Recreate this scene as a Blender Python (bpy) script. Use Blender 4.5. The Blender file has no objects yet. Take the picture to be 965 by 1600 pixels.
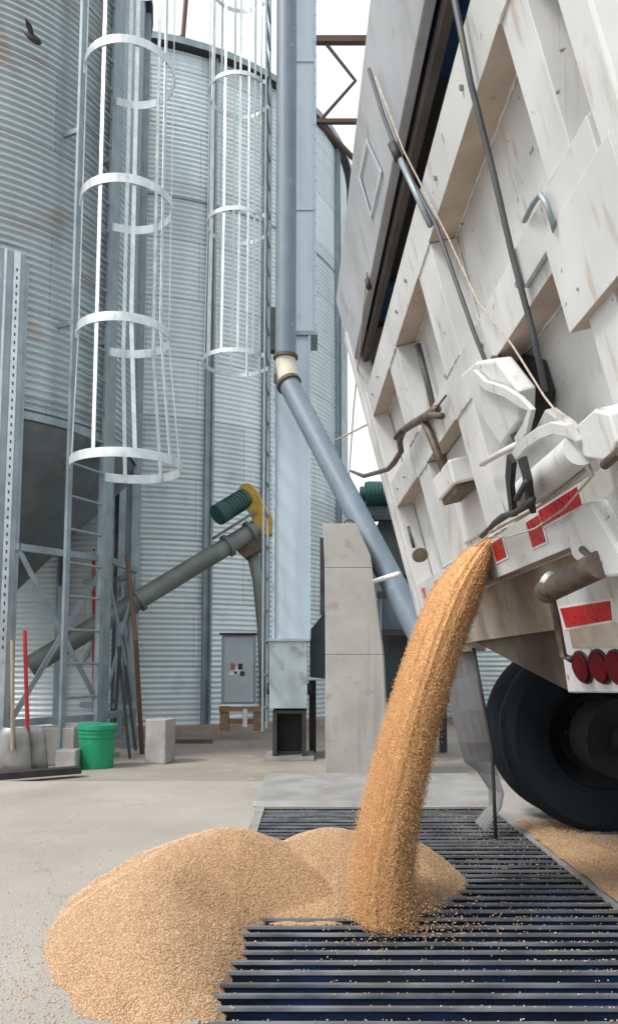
import bpy, bmesh, math, random
import numpy as np
from mathutils import Vector, Matrix
R = math.radians
rng = np.random.default_rng(7); random.seed(7)
sc = bpy.context.scene
col = sc.collection

# ------------------------------------------------------------------ camera
F, PITCH, HY, H = 1200.0, R(5.5), 1035.0, 0.87
PY = HY - F*math.tan(PITCH)
cam = bpy.data.cameras.new('camera'); camo = bpy.data.objects.new('camera', cam); col.objects.link(camo)
camo.location = (0, 0, H); camo.rotation_euler = (R(90)+PITCH, 0, 0)
cam.sensor_fit = 'VERTICAL'; cam.sensor_height = 36; cam.lens = 36*F/1600
cam.shift_y = (PY-800)/1600; cam.clip_start = .05; cam.clip_end = 2000
sc.camera = camo

# ------------------------------------------------------------------ sky, sun, exposure
SUN_EL, SUN_AZ = R(50), R(238)          # sun behind the camera and to the left, veiled by thin cloud
w = bpy.data.worlds.new('World'); sc.world = w; w.use_nodes = True
nt = w.node_tree; bg = nt.nodes['Background']
sky = nt.nodes.new('ShaderNodeTexSky'); sky.sky_type = 'NISHITA'; sky.sun_disc = False
sky.sun_elevation = SUN_EL; sky.sun_rotation = SUN_AZ; sky.air_density = 1.0; sky.dust_density = 4.0
hs = nt.nodes.new('ShaderNodeHueSaturation'); hs.inputs['Saturation'].default_value = .18
nt.links.new(sky.outputs[0], hs.inputs['Color']); 
cl = nt.nodes.new('ShaderNodeMix'); cl.data_type = 'RGBA'; cl.inputs['Factor'].default_value = .7   # thin white overcast in front of the clear sky
cl.inputs['B'].default_value = (4.2, 4.5, 4.7, 1)
nt.links.new(hs.outputs[0], cl.inputs['A']); nt.links.new(cl.outputs['Result'], bg.inputs['Color'])
bg.inputs['Strength'].default_value = .15
sl = bpy.data.lights.new('sun', 'SUN'); sl.energy = 1.5; sl.angle = R(14); sl.color = (1, .96, .9)
so = bpy.data.objects.new('sun', sl); col.objects.link(so)
sd = Vector((math.sin(SUN_AZ)*math.cos(SUN_EL), math.cos(SUN_AZ)*math.cos(SUN_EL), math.sin(SUN_EL)))
so.rotation_euler = sd.to_track_quat('Z', 'Y').to_euler()
so.location = (0, 0, 30)
sc.view_settings.view_transform = 'Standard'; sc.view_settings.look = 'None'
sc.view_settings.exposure = 0.98; sc.view_settings.gamma = 1; sc.view_settings.use_curve_mapping = False

# ------------------------------------------------------------------ measuring helpers (photo position -> place)
def ray(x, y):
    u = -(y-PY)/F
    return Vector(((x-482.5)/F, math.cos(PITCH)-math.sin(PITCH)*u, math.sin(PITCH)+math.cos(PITCH)*u))
O = Vector((0, 0, H))
def at_y(x, y, Y): d = ray(x, y); return O + d*(Y/d.y)
def at_z(x, y, z): d = ray(x, y); return O + d*((z-H)/d.z)
# the tailgate's own frame: u across the truck towards us, v up the gate, w out of the gate to the rear
GU = Vector((.01866, -.99983, 0)).normalized()
GB = Vector((.6048, 4.2, 1.1492))
GE = Vector((-.24108, -.0045, .9705)).normalized()
GW = -GE.cross(GU).normalized()
if GW.x > 0: GW = -GW
def G(u, v, w=0): return GB + GU*u + GE*v + GW*w
def gp(x, y, w=0):
    r = ray(x, y); t = ((GB+GW*w)-O).dot(GW)/r.dot(GW); return O + r*t

# ------------------------------------------------------------------ materials
def mat(name, c1, c2=None, scale=6, rough=.6, metal=0, bump=0, bscale=60, stretch=(1,1,1), spec=.5, spots=None, spot_scale=30, spot_amt=.62, detail=6, contrast=(.35,.65), soft=.12, sheets=None, runs=None, run_scale=(26,26,1.1), run_amt=.66, cracks=None):
    m = bpy.data.materials.new(name); m.use_nodes = True
    n = m.node_tree.nodes; l = m.node_tree.links; b = n['Principled BSDF']
    b.inputs['Roughness'].default_value = rough; b.inputs['Metallic'].default_value = metal
    b.inputs['Specular IOR Level'].default_value = spec
    c2 = c2 or tuple(x*.8 for x in c1)
    tc = n.new('ShaderNodeTexCoord'); mp = n.new('ShaderNodeMapping'); mp.inputs['Scale'].default_value = stretch
    l.new(tc.outputs['Object'], mp.inputs['Vector'])
    no = n.new('ShaderNodeTexNoise'); no.inputs['Scale'].default_value = scale; no.inputs['Detail'].default_value = detail
    l.new(mp.outputs[0], no.inputs['Vector'])
    cr = n.new('ShaderNodeValToRGB'); cr.color_ramp.elements[0].position = contrast[0]; cr.color_ramp.elements[1].position = contrast[1]
    cr.color_ramp.elements[0].color = (*c2, 1); cr.color_ramp.elements[1].color = (*c1, 1)
    l.new(no.outputs['Fac'], cr.inputs['Fac']); out = cr.outputs['Color']
    if spots:
        n2 = n.new('ShaderNodeTexNoise'); n2.inputs['Scale'].default_value = spot_scale; n2.inputs['Detail'].default_value = 4
        l.new(tc.outputs['Object'], n2.inputs['Vector'])
        r2 = n.new('ShaderNodeValToRGB'); r2.color_ramp.elements[0].position = spot_amt; r2.color_ramp.elements[1].position = spot_amt+soft
        l.new(n2.outputs['Fac'], r2.inputs['Fac'])
        mx = n.new('ShaderNodeMix'); mx.data_type = 'RGBA'
        l.new(r2.outputs['Color'], mx.inputs['Factor']); l.new(out, mx.inputs['A']); mx.inputs['B'].default_value = (*spots, 1)
        out = mx.outputs['Result']
    def over(fac, colour):
        nonlocal out
        mx = n.new('ShaderNodeMix'); mx.data_type = 'RGBA'; l.new(fac, mx.inputs['Factor']); l.new(out, mx.inputs['A']); mx.inputs['B'].default_value = (*colour, 1); out = mx.outputs['Result']
    if runs:                                   # rust or dirt runs down the surface
        mp2 = n.new('ShaderNodeMapping'); mp2.inputs['Scale'].default_value = run_scale; l.new(tc.outputs['Object'], mp2.inputs['Vector'])
        n4 = n.new('ShaderNodeTexNoise'); n4.inputs['Scale'].default_value = 1; n4.inputs['Detail'].default_value = 5; l.new(mp2.outputs[0], n4.inputs['Vector'])
        r4 = n.new('ShaderNodeMapRange'); r4.inputs['From Min'].default_value = run_amt; r4.inputs['From Max'].default_value = run_amt+.16; r4.inputs['To Max'].default_value = .75
        l.new(n4.outputs['Fac'], r4.inputs['Value']); over(r4.outputs[0], runs)
    if cracks:                                 # thin cracks
        n5 = n.new('ShaderNodeTexVoronoi'); n5.feature = 'DISTANCE_TO_EDGE'; n5.inputs['Scale'].default_value = cracks[0]
        nz = n.new('ShaderNodeTexNoise'); nz.inputs['Scale'].default_value = 3; nz.inputs['Detail'].default_value = 6; l.new(tc.outputs['Object'], nz.inputs['Vector'])
        va = n.new('ShaderNodeVectorMath'); va.operation = 'ADD'; l.new(tc.outputs['Object'], va.inputs[0]); l.new(nz.outputs['Color'], va.inputs[1]); l.new(va.outputs[0], n5.inputs['Vector'])
        r5 = n.new('ShaderNodeMapRange'); r5.inputs['From Min'].default_value = .0; r5.inputs['From Max'].default_value = cracks[1]; r5.inputs['To Min'].default_value = .6; r5.inputs['To Max'].default_value = 0
        l.new(n5.outputs['Distance'], r5.inputs['Value']); over(r5.outputs[0], cracks[2])
    if sheets:                                 # lapped wall sheets round a silo, each with its own tone; dark lap lines
        sx = n.new('ShaderNodeSeparateXYZ'); l.new(tc.outputs['Object'], sx.inputs[0])
        at = n.new('ShaderNodeMath'); at.operation = 'ARCTAN2'; l.new(sx.outputs['Y'], at.inputs[0]); l.new(sx.outputs['X'], at.inputs[1])
        mu = n.new('ShaderNodeMath'); mu.operation = 'MULTIPLY'; mu.inputs[1].default_value = sheets; l.new(at.outputs[0], mu.inputs[0])
        cb = n.new('ShaderNodeCombineXYZ'); l.new(mu.outputs[0], cb.inputs['X']); l.new(sx.outputs['Z'], cb.inputs['Y'])
        br = n.new('ShaderNodeTexBrick'); br.inputs['Scale'].default_value = 1; br.inputs['Brick Width'].default_value = 1.37; br.inputs['Row Height'].default_value = .816
        br.inputs['Mortar Size'].default_value = .004; br.inputs['Mortar Smooth'].default_value = .3
        br.inputs['Color1'].default_value = (.86,.86,.86,1); br.inputs['Color2'].default_value = (1.06,1.06,1.06,1); br.inputs['Mortar'].default_value = (.5,.5,.5,1)
        l.new(cb.outputs[0], br.inputs['Vector'])
        mx = n.new('ShaderNodeMix'); mx.data_type = 'RGBA'; mx.blend_type = 'MULTIPLY'; mx.inputs['Factor'].default_value = 1; l.new(out, mx.inputs['A']); l.new(br.outputs['Color'], mx.inputs['B']); out = mx.outputs['Result']
    l.new(out, b.inputs['Base Color'])
    if bump:
        n3 = n.new('ShaderNodeTexNoise'); n3.inputs['Scale'].default_value = bscale; n3.inputs['Detail'].default_value = 3
        l.new(tc.outputs['Object'], n3.inputs['Vector'])
        bp = n.new('ShaderNodeBump'); bp.inputs['Strength'].default_value = bump; bp.inputs['Distance'].default_value = .01
        l.new(n3.outputs['Fac'], bp.inputs['Height']); l.new(bp.outputs['Normal'], b.inputs['Normal'])
    # a little roughness variation
    rr = n.new('ShaderNodeMapRange'); rr.inputs['To Min'].default_value = max(.05, rough-.12); rr.inputs['To Max'].default_value = min(1, rough+.12)
    l.new(no.outputs['Fac'], rr.inputs['Value']); l.new(rr.outputs[0], b.inputs['Roughness'])
    return m

M = {}
M['galv']   = mat('galvanised_sheet', (.66,.745,.765), (.57,.655,.68), 1.6, .45, .25, stretch=(3,3,.35), spots=(.53,.61,.63), spot_scale=2.2, spot_amt=.6)
M['galvA']  = mat('weathered_galvanised_sheet', (.52,.59,.615), (.42,.485,.505), 1.3, .34, .6, stretch=(3,3,.3), spots=(.44,.43,.41), spot_scale=1.7, spot_amt=.6, sheets=1.81)
M['cone']   = mat('shade_darkened_cone_sheet', (.165,.19,.195), (.12,.14,.145), 3, .55, .3, stretch=(1,1,1), spots=(.20,.21,.21), spot_scale=5, spot_amt=.62)  # galvanised like the wall; the shade under the bin is put into this colour
M['galvB'] = mat('sheeted_galvanised_wall', (.72,.80,.825), (.64,.72,.745), 1.6, .45, .12, stretch=(3,3,.35), spots=(.54,.62,.64), spot_scale=2.2, spot_amt=.6, sheets=3.49)
M['galvd']  = mat('dull_galvanised_steel', (.30,.36,.39), (.22,.27,.30), 5, .5, .45, bump=.1, bscale=40, spots=(.25,.24,.23), spot_scale=9, spot_amt=.63)
M['galvl']  = mat('bright_galvanised_strip', (.66,.70,.71), (.50,.55,.57), 9, .38, .35, spots=(.36,.36,.36), spot_scale=25, spot_amt=.66)
M['duct']   = mat('pale_blue_duct_steel', (.48,.575,.645), (.41,.505,.58), 2.0, .45, .1, stretch=(4,4,.4), spots=(.36,.44,.50), spot_scale=6, spot_amt=.66, runs=(.30,.35,.38), run_scale=(30,30,.8), run_amt=.62)
M['boot']   = mat('stained_duct_steel', (.42,.49,.52), (.30,.35,.37), 4, .5, .2, spots=(.26,.25,.23), spot_scale=7, spot_amt=.58)
M['pipe']   = mat('grey_painted_pipe', (.165,.21,.255), (.13,.17,.21), 3, .55, .05, stretch=(2,2,1), bump=.05, bscale=30, spots=(.3,.33,.35), spot_scale=14, spot_amt=.66)
M['cream']  = mat('cream_collar_paint', (.62,.58,.47), (.5,.45,.34), 8, .55)
M['olive']  = mat('rusted_clamp_steel', (.12,.10,.07), (.08,.06,.04), 15, .7, .2)
M['rust']   = mat('rust_brown_steel', (.12,.065,.05), (.10,.055,.045), 10, .75, .1, bump=.2)
M['brown']  = mat('brown_worn_iron', (.16,.12,.095), (.085,.065,.055), 20, .55, .4, bump=.2, bscale=80)
M['conc']   = mat('precast_concrete', (.42,.405,.38), (.335,.322,.30), 3, .85, 0, bump=.35, bscale=90, spots=(.31,.295,.27), spot_scale=9, spot_amt=.6, runs=(.25,.235,.21), run_scale=(9,9,.7), run_amt=.58)
M['cblock'] = mat('grey_concrete_block', (.36,.35,.33), (.27,.26,.25), 7, .9, 0, bump=.4, bscale=70)
M['slab']   = mat('pale_yard_slab', (.375,.35,.315), (.305,.283,.25), 1.1, .85, 0, bump=.55, bscale=130, spots=(.24,.23,.21), spot_scale=60, spot_amt=.6, detail=9, cracks=(.3,.003,(.2,.185,.165)), runs=(.25,.23,.20), run_scale=(.9,.7,1), run_amt=.55)
M['ground'] = mat('dusty_yard_ground', (.29,.26,.22), (.225,.20,.17), 1.4, .95, 0, bump=.6, bscale=25, spots=(.32,.29,.25), spot_scale=5, spot_amt=.6, detail=9)
M['pink']   = mat('silo_footing_concrete', (.42,.33,.27), (.33,.26,.21), 4, .9, 0, bump=.3)
M['lid']    = mat('worn_pit_lid_steel', (.34,.335,.325), (.25,.245,.24), 5, .6, .2, bump=.15, spots=(.42,.33,.22), spot_scale=9, spot_amt=.62)
M['bar']    = mat('dark_grate_steel', (.016,.028,.058), (.010,.015,.026), 9, .45, .35, stretch=(.5,1,1), spots=(.015,.04,.13), spot_scale=3, spot_amt=.5)
M['bartop'] = mat('worn_grate_edge', (.30,.32,.345), (.13,.145,.165), 14, .42, .55, stretch=(.4,1,1))
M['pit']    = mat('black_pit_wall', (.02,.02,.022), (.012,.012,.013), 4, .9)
M['grain']  = mat('wheat_grain', (.60,.395,.225), (.39,.225,.115), 150, .62, 0, bump=.9, bscale=260, spec=.3, spots=(.70,.52,.34), spot_scale=210, spot_amt=.57, contrast=(.36,.6))
M['flow']   = mat('falling_grain', (.70,.42,.195), (.54,.29,.12), 24, .7, 0, bump=.4, bscale=220, stretch=(3.2,3.2,.16), spec=.2, contrast=(.36,.64))
M['white']  = mat('worn_white_truck_paint', (.62,.625,.62), (.51,.515,.51), 2.2, .42, 0, bump=.05, bscale=25, spots=(.50,.47,.43), spot_scale=7, spot_amt=.62, runs=(.40,.34,.28), run_scale=(22,22,1.5), run_amt=.62)
M['whitec'] = mat('chipped_white_truck_paint', (.62,.625,.62), (.50,.505,.50), 3, .4, 0, runs=(.36,.27,.20), run_scale=(24,24,1.2), run_amt=.595, spots=(.22,.17,.13), spot_scale=26, spot_amt=.69, soft=.03)
M['tan_underside']  = mat('tan_underside_paint', (.50,.415,.34), (.38,.30,.24), 5, .8, 0, bump=.15, spots=(.16,.11,.08), spot_scale=24, spot_amt=.66)  # tan with brown specks, for the downward faces of rails and gusset
M['dirt']   = mat('dirty_cream_paint', (.52,.47,.40), (.24,.185,.135), 4, .75, 0, spots=(.25,.13,.09), spot_scale=8, spot_amt=.6)
M['under']  = mat('dusty_brown_underbody', (.13,.10,.075), (.07,.055,.042), 6, .85, 0, bump=.2)
M['tarp']   = mat('grey_weathered_header', (.40,.415,.44), (.31,.32,.34), 2.2, .6, 0, bump=.25, bscale=9, spots=(.27,.265,.265), spot_scale=5, spot_amt=.6, runs=(.24,.22,.21), run_scale=(7,7,.6), run_amt=.62)
M['bow']    = mat('dark_brown_bow', (.10,.085,.075), (.06,.05,.045), 5, .8)
M['inside'] = mat('dark_lining_and_recess_shade', (.045,.05,.05), (.03,.032,.03), 4, .9)
M['blue']   = mat('blue_tarpaulin', (.02,.085,.22), (.012,.05,.14), 6, .6, bump=.2, bscale=15)
M['black']  = mat('black_rubber', (.022,.024,.028), (.013,.014,.017), 12, .6, 0, bump=.1)
M['tyre']   = mat('dusty_tyre_rubber', (.011,.016,.022), (.006,.010,.014), 5, .85, 0, bump=.12, bscale=40, spec=.2)
M['rim']    = mat('dark_wheel_steel', (.014,.016,.018), (.008,.009,.010), 8, .7, .1)
M['strap']  = mat('dark_rubber_strap', (.075,.08,.085), (.05,.053,.055), 12, .55)
M['rope']   = mat('pale_hemp_rope', (.52,.45,.37), (.38,.32,.25), 60, .9, bump=.4, bscale=200)
M['red']    = mat('red_reflective_tape', (.50,.012,.018), (.34,.008,.014), 60, .3, 0, spots=(.62,.06,.06), spot_scale=90, spot_amt=.62, soft=.05)
M['redpale']= mat('faded_red_tape', (.42,.05,.05), (.5,.25,.2), 22, .5)
M['lamp']   = mat('dark_red_lens', (.12,.002,.007), (.07,.001,.004), 40, .5, spec=.1)
M['redp']   = mat('red_handle_paint', (.50,.02,.03), (.36,.02,.025), 12, .5)
M['whitep'] = mat('white_pole_paint', (.75,.74,.72), (.62,.6,.58), 12, .5)
M['green']  = mat('green_bucket_plastic', (.012,.30,.145), (.008,.23,.11), 6, .4, 0, spots=(.12,.32,.2), spot_scale=9, spot_amt=.66)
M['dgreen'] = mat('dark_green_motor_paint', (.015,.085,.07), (.01,.055,.048), 9, .5, 0, bump=.1)
M['teal']   = mat('dark_machine_paint', (.07,.095,.10), (.04,.055,.06), 4, .65, .1, bump=.1)
M['yellow'] = mat('yellow_guard_paint', (.55,.33,.035), (.38,.22,.03), 9, .5, 0, spots=(.2,.13,.06), spot_scale=12, spot_amt=.62)
M['auger']  = mat('grey_green_auger_tube', (.20,.225,.21), (.13,.145,.135), 4, .5, .25, stretch=(1,1,1), spots=(.2,.17,.13), spot_scale=9, spot_amt=.6)
M['box']    = mat('grey_cabinet_paint', (.42,.48,.50), (.36,.41,.43), 4, .5, .1)
M['wood']   = mat('weathered_timber', (.30,.19,.11), (.19,.12,.075), 5, .85, 0, stretch=(1,1,6), bump=.3)
M['handle'] = mat('pale_timber_handle', (.38,.30,.22), (.27,.2,.14), 9, .8, 0, stretch=(4,4,.6))
M['dark']   = mat('dark_oily_steel', (.05,.05,.052), (.03,.03,.03), 8, .6, .3)
M['scoop']  = mat('scuffed_shovel_steel', (.36,.37,.38), (.24,.23,.22), 7, .5, .4)
M['bird']   = mat('dark_bird_feather', (.05,.045,.035), (.025,.022,.02), 40, .8)
M['flap']   = mat('grey_torn_flap', (.20,.20,.21), (.16,.16,.165), 3, .85, 0, bump=.3, bscale=20, spec=.2, spots=(.24,.17,.14), spot_scale=16, spot_amt=.66)

# ------------------------------------------------------------------ mesh helpers
ORG = {}
class MB:
    def __init__(s): s.v = []; s.f = []; s.m = []
    def add(s, vs, fs, mi=0):
        o = len(s.v); s.v += [Vector(p) for p in vs]; s.f += [tuple(i+o for i in f) for f in fs]; s.m += [mi]*len(fs); return s
    def hexa(s, p, mi=0, under=None):           # 8 points: bottom ring then top ring
        fs = [(3,2,1,0),(4,5,6,7),(0,1,5,4),(1,2,6,5),(2,3,7,6),(3,0,4,7)]
        o = len(s.v); s.add(p, fs, mi)
        if under is not None: s.m[-6] = under
        return s
    def box(s, c, d, rz=0, mi=0):
        cx, cy, cz = c; a, b, e = d[0]/2, d[1]/2, d[2]/2; ca, sa = math.cos(rz), math.sin(rz)
        ring = [(-a,-b),(a,-b),(a,b),(-a,b)]
        P = [(cx+x*ca-y*sa, cy+x*sa+y*ca, cz+z) for z in (-e,e) for x,y in ring]
        return s.hexa(P, mi)
    def gbox(s, u0, u1, v0, v1, w0, w1, mi=0, under=None):
        P = [G(u,v,w_) for v in (v0,v1) for (u,w_) in ((u0,w1),(u1,w1),(u1,w0),(u0,w0))]
        return s.hexa(P, mi, under)
    def beam(s, a, b, wd, ht, up=(0,0,1), mi=0):
        a = Vector(a); b = Vector(b); d = (b-a).normalized(); up = Vector(up)
        if abs(d.dot(up)) > .98: up = Vector((0,1,0))
        sx = d.cross(up).normalized()*wd/2; sy = sx.cross(d).normalized()*ht/2
        P = [p+i*sx+j*sy for p in (a,b) for i,j in ((-1,-1),(1,-1),(1,1),(-1,1))]
        return s.hexa(P, mi)
    def tube(s, pts, r, n=10, mi=0, cap=True):
        pts = [Vector(p) for p in pts]; rs = r if isinstance(r, (list,tuple)) else [r]*len(pts)
        d0 = (pts[1]-pts[0]).normalized(); up = Vector((0,0,1)) if abs(d0.z) < .9 else Vector((1,0,0))
        x = d0.cross(up).normalized(); o = len(s.v); vs = []; fs = []
        for i,p in enumerate(pts):
            d = (pts[min(i+1,len(pts)-1)]-pts[max(i-1,0)]).normalized()
            x = (x-d*x.dot(d)).normalized(); y = d.cross(x)
            vs += [p+(x*math.cos(2*math.pi*k/n)+y*math.sin(2*math.pi*k/n))*rs[i] for k in range(n)]
        for i in range(len(pts)-1):
            for k in range(n): fs.append((i*n+k, i*n+(k+1)%n, (i+1)*n+(k+1)%n, (i+1)*n+k))
        if cap: fs += [tuple(reversed(range(n))), tuple((len(pts)-1)*n+k for k in range(n))]
        return s.add(vs, fs, mi)
    def strip(s, pts, nrm, wd, th, mi=0):        # flat strap through pts; nrm: list of thickness directions; width dir = along x nrm
        pts = [Vector(p) for p in pts]; vs = []; fs = []
        for i,p in enumerate(pts):
            d = (pts[min(i+1,len(pts)-1)]-pts[max(i-1,0)]).normalized()
            nn = Vector(nrm[i]).normalized(); wv = d.cross(nn).normalized()*wd/2; tv = nn*th/2
            vs += [p-wv-tv, p+wv-tv, p+wv+tv, p-wv+tv]
        for i in range(len(pts)-1):
            for k in range(4): fs.append((i*4+k, i*4+(k+1)%4, (i+1)*4+(k+1)%4, (i+1)*4+k))
        e = (len(pts)-1)*4; fs += [(3,2,1,0),(e,e+1,e+2,e+3)]
        return s.add(vs, fs, mi)
    def lathe(s, prof, c=(0,0), n=32, mi=0, a0=0, a1=2*math.pi):
        full = abs(a1-a0-2*math.pi) < 1e-6; k = n if full else n+1; vs = []; fs = []
        for r,z in prof:
            vs += [(c[0]+r*math.cos(a0+(a1-a0)*j/n), c[1]+r*math.sin(a0+(a1-a0)*j/n), z) for j in range(k)]
        for i in range(len(prof)-1):
            for j in range(n): fs.append((i*k+j, i*k+(j+1)%k, (i+1)*k+(j+1)%k, (i+1)*k+j))
        return s.add(vs, fs, mi)
    def plate(s, pts, off, mi=0):                # polygon extruded by vector off
        pts = [Vector(p) for p in pts]; n = len(pts); off = Vector(off)
        return s.add(pts+[p+off for p in pts], [tuple(reversed(range(n))), tuple(range(n,2*n))]+[(i,(i+1)%n,n+(i+1)%n,n+i) for i in range(n)], mi)
    def xf(s, mtx):
        s.v = [mtx @ p for p in s.v]; return s
    def build(s, name, mats, parent=None, org=None, smooth=False, bevel=0, label=None, auto=False):
        if parent is not None: org = ORG[parent.name]
        org = Vector(org) if org is not None else Vector((0,0,0))
        me = bpy.data.meshes.new(name); me.from_pydata([tuple(p-org) for p in s.v], [], s.f)
        for m_ in (mats if isinstance(mats, (list,tuple)) else [mats]): me.materials.append(M[m_])
        if any(s.m): me.polygons.foreach_set('material_index', s.m)
        bm = bmesh.new(); bm.from_mesh(me); bmesh.ops.recalc_face_normals(bm, faces=bm.faces); bm.to_mesh(me); bm.free()
        if smooth: me.polygons.foreach_set('use_smooth', [True]*len(me.polygons))
        if auto: me.set_sharp_from_angle(angle=R(35))
        o = bpy.data.objects.new(name, me); col.objects.link(o)
        if parent is not None: o.parent = parent
        else: o.location = org
        ORG[o.name] = org
        if bevel:
            b = o.modifiers.new('bevel', 'BEVEL'); b.width = bevel; b.segments = 2; b.limit_method = 'ANGLE'; b.angle_limit = R(40)
        if label: o['label'] = label
        return o
def tag(o, label, cat, group=None, kind=None):
    if label: o['label'] = label
    if cat: o['category'] = cat
    if group: o['group'] = group
    if kind: o['kind'] = kind
    return o
def thing(name, loc, label, cat, group=None):
    o = bpy.data.objects.new(name, None); o.location = loc; o.empty_display_size = .1; col.objects.link(o)
    ORG[o.name] = Vector(loc); return tag(o, label, cat, group)
def struct(o): o['kind'] = 'structure'; return o

# ------------------------------------------------------------------ ground, slab, pit
GX0, GX1, GY0, GY1 = -.27, 1.09, 1.30, 4.70
def frame_sheet(x0,x1,y0,y1,a0,a1,b0,b1,z):
    mb = MB()
    for (p,q,r_,t) in ((x0,x1,y0,b0),(x0,x1,b1,y1),(x0,a0,b0,b1),(a1,x1,b0,b1)):
        mb.add([(p,r_,z),(q,r_,z),(q,t,z),(p,t,z)], [(0,1,2,3)])
    return mb
SX0, SX1, SY0, SY1 = -4.2, 9, -6, 5.76
struct(frame_sheet(-400,400,-400,600,SX0,SX1,SY0,SY1,-.03).build('ground','ground'))
sb = frame_sheet(SX0,SX1,SY0,SY1,GX0,GX1,GY0,GY1,0)
for (p,q) in (((SX0,SY0),(SX1,SY0)),((SX1,SY0),(SX1,SY1)),((SX1,SY1),(SX0,SY1)),((SX0,SY1),(SX0,SY0))):
    sb.add([(*p,0),(*q,0),(*q,-.06),(*p,-.06)], [(0,1,2,3)])
struct(sb.build('pavement','slab'))
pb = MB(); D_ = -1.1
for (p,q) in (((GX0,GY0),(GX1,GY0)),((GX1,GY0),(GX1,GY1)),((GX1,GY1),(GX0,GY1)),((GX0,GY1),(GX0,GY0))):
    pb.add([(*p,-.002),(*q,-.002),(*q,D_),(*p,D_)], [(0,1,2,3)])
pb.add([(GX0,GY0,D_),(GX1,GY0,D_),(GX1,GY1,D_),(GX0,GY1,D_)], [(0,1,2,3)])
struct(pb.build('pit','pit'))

# pit lid at the far end of the grate
lid = MB()
lid.hexa([(-.34,4.74,.002),(1.15,4.74,.002),(1.15,5.70,.002),(-.34,5.70,.002),(-.33,4.76,.035),(1.15,4.76,.035),(1.15,5.68,.07),(-.31,5.68,.07)])
tag(lid.build('pit_cover','lid',org=(.4,5.2,0),bevel=.006), 'flat grey steel pit cover between the far end of the grate and the concrete pillar', 'pit cover')

# ------------------------------------------------------------------ steel grate over the pit
gr = thing('pit_grate', (.41,3.0,0), 'long dark steel bar grate over the pit under the falling grain', 'grate')
y = GY0+.05; k = 0
while y < GY1-.03:
    b = MB(); dz = random.uniform(-.003,.003); sk = random.uniform(-.004,.004)
    b.hexa([(GX0+.006,y-.004,-.115),(GX1-.006,y-.004+sk,-.115),(GX1-.006,y+.004+sk,-.115),(GX0+.006,y+.004,-.115),
            (GX0+.006,y-.004,-.004+dz),(GX1-.006,y-.004+sk,-.004+dz),(GX1-.006,y+.004+sk,-.004+dz),(GX0+.006,y+.004,-.004+dz)])
    b.hexa([(GX0+.006,y-.008,-.004+dz),(GX1-.006,y-.008+sk,-.004+dz),(GX1-.006,y+.008+sk,-.004+dz),(GX0+.006,y+.008,-.004+dz),
            (GX0+.006,y-.007,.004+dz),(GX1-.006,y-.007+sk,.004+dz),(GX1-.006,y+.007+sk,.004+dz),(GX0+.006,y+.007,.004+dz)], 1)
    b.build('bar', ['bar','bartop'], gr)
    y += .076 + random.uniform(-.004,.004); k += 1
for x in (-.02,.41,.84):
    MB().box((x,(GY0+GY1)/2,-.17),(.05,GY1-GY0-.02,.10)).build('support_beam','bar',gr)
fr = MB()
fr.box((GX0-.02,(GY0+GY1)/2,.003),(.05,GY1-GY0+.1,.012)).box((GX1+.02,(GY0+GY1)/2,.003),(.05,GY1-GY0+.1,.012)).box(((GX0+GX1)/2,GY1+.02,.003),(GX1-GX0-.01,.045,.012))
fr.build('frame','lid',gr)

# ------------------------------------------------------------------ silos
def corr(Rd, z0, z1, pitch=.068, amp=.0095, per=6):
    n = int((z1-z0)/pitch*per); return [(Rd+amp*math.sin(2*math.pi*per**-1*i), z0+(z1-z0)*i/n) for i in range(n+1)]
def silo(c, Rd, ze, label, seams, segs, stiff, a0=None, roofh=1.9):
    t = thing('grain_silo', (c[0],c[1],0), label, 'silo', 'corrugated grain silos behind the yard')
    MB().lathe(corr(Rd,.0,ze,per=6),c,segs).build('wall','galvB',t,smooth=True)
    MB().lathe([(Rd+.13,ze-.10),(Rd+.13,ze+.0),(Rd-.02,ze+.03),(.5,ze+roofh),(.5,ze+roofh+.25),(.02,ze+roofh+.35)],c,64).build('roof','galvd',t)
    MB().lathe([(Rd-.1,ze-.12),(Rd+.13,ze-.10)],c,96).build('eave','dark',t)
    for zs in seams:
        MB().lathe([(Rd+.007,zs-.02),(Rd+.018,zs-.018),(Rd+.018,zs+.016),(Rd+.007,zs+.02)],c,96).build('seam_ring','galvd',t)
    for a in stiff:
        x,y_ = c[0]+(Rd+.035)*math.cos(a), c[1]+(Rd+.035)*math.sin(a)
        b = MB()
        for s in (-1,1):
            b.box((x-s*.045*math.sin(a), y_+s*.045*math.cos(a), ze/2-.05),(.055,.03,ze-.1),a)
        b.box((x-.02*math.cos(a),y_-.02*math.sin(a),ze/2-.05),(.02,.10,ze-.1),a)
        b.build('stiffener','galvd',t)
    MB().lathe([(Rd+.22,-.03),(Rd+.22,.075),(Rd-.05,.08)],c,64).build('footing','pink',t)
    return t
def ang_for(c, Rd, x):                      # angle on a silo whose near side shows at photo column x
    d = ray(x, HY); d = Vector((d.x,d.y)).normalized(); cc = Vector(c); b_ = d.dot(cc); q = b_*b_-cc.length_squared+Rd*Rd
    p = d*(b_-math.sqrt(max(q,0))); return math.atan2(p.y-cc.y, p.x-cc.x)
CB, RB = (-2.82,13.16), 3.49
sB = silo(CB, RB, 9.37, 'tall corrugated silo in the middle behind the elevator leg, seen full height to its eave', (7.13,), 200,
     [ang_for(CB,RB,321), ang_for(CB,RB,411), ang_for(CB,RB,527), ang_for(CB,RB,200), ang_for(CB,RB,95)])
CD, RD_ = (5.3,13.2), 3.5
silo(CD, RD_, 8.6, 'silo at right mostly hidden behind the dump truck, seen between mudflap and tyre', (6.4,), 150, [R(-150),R(-110),R(-70)])

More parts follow.
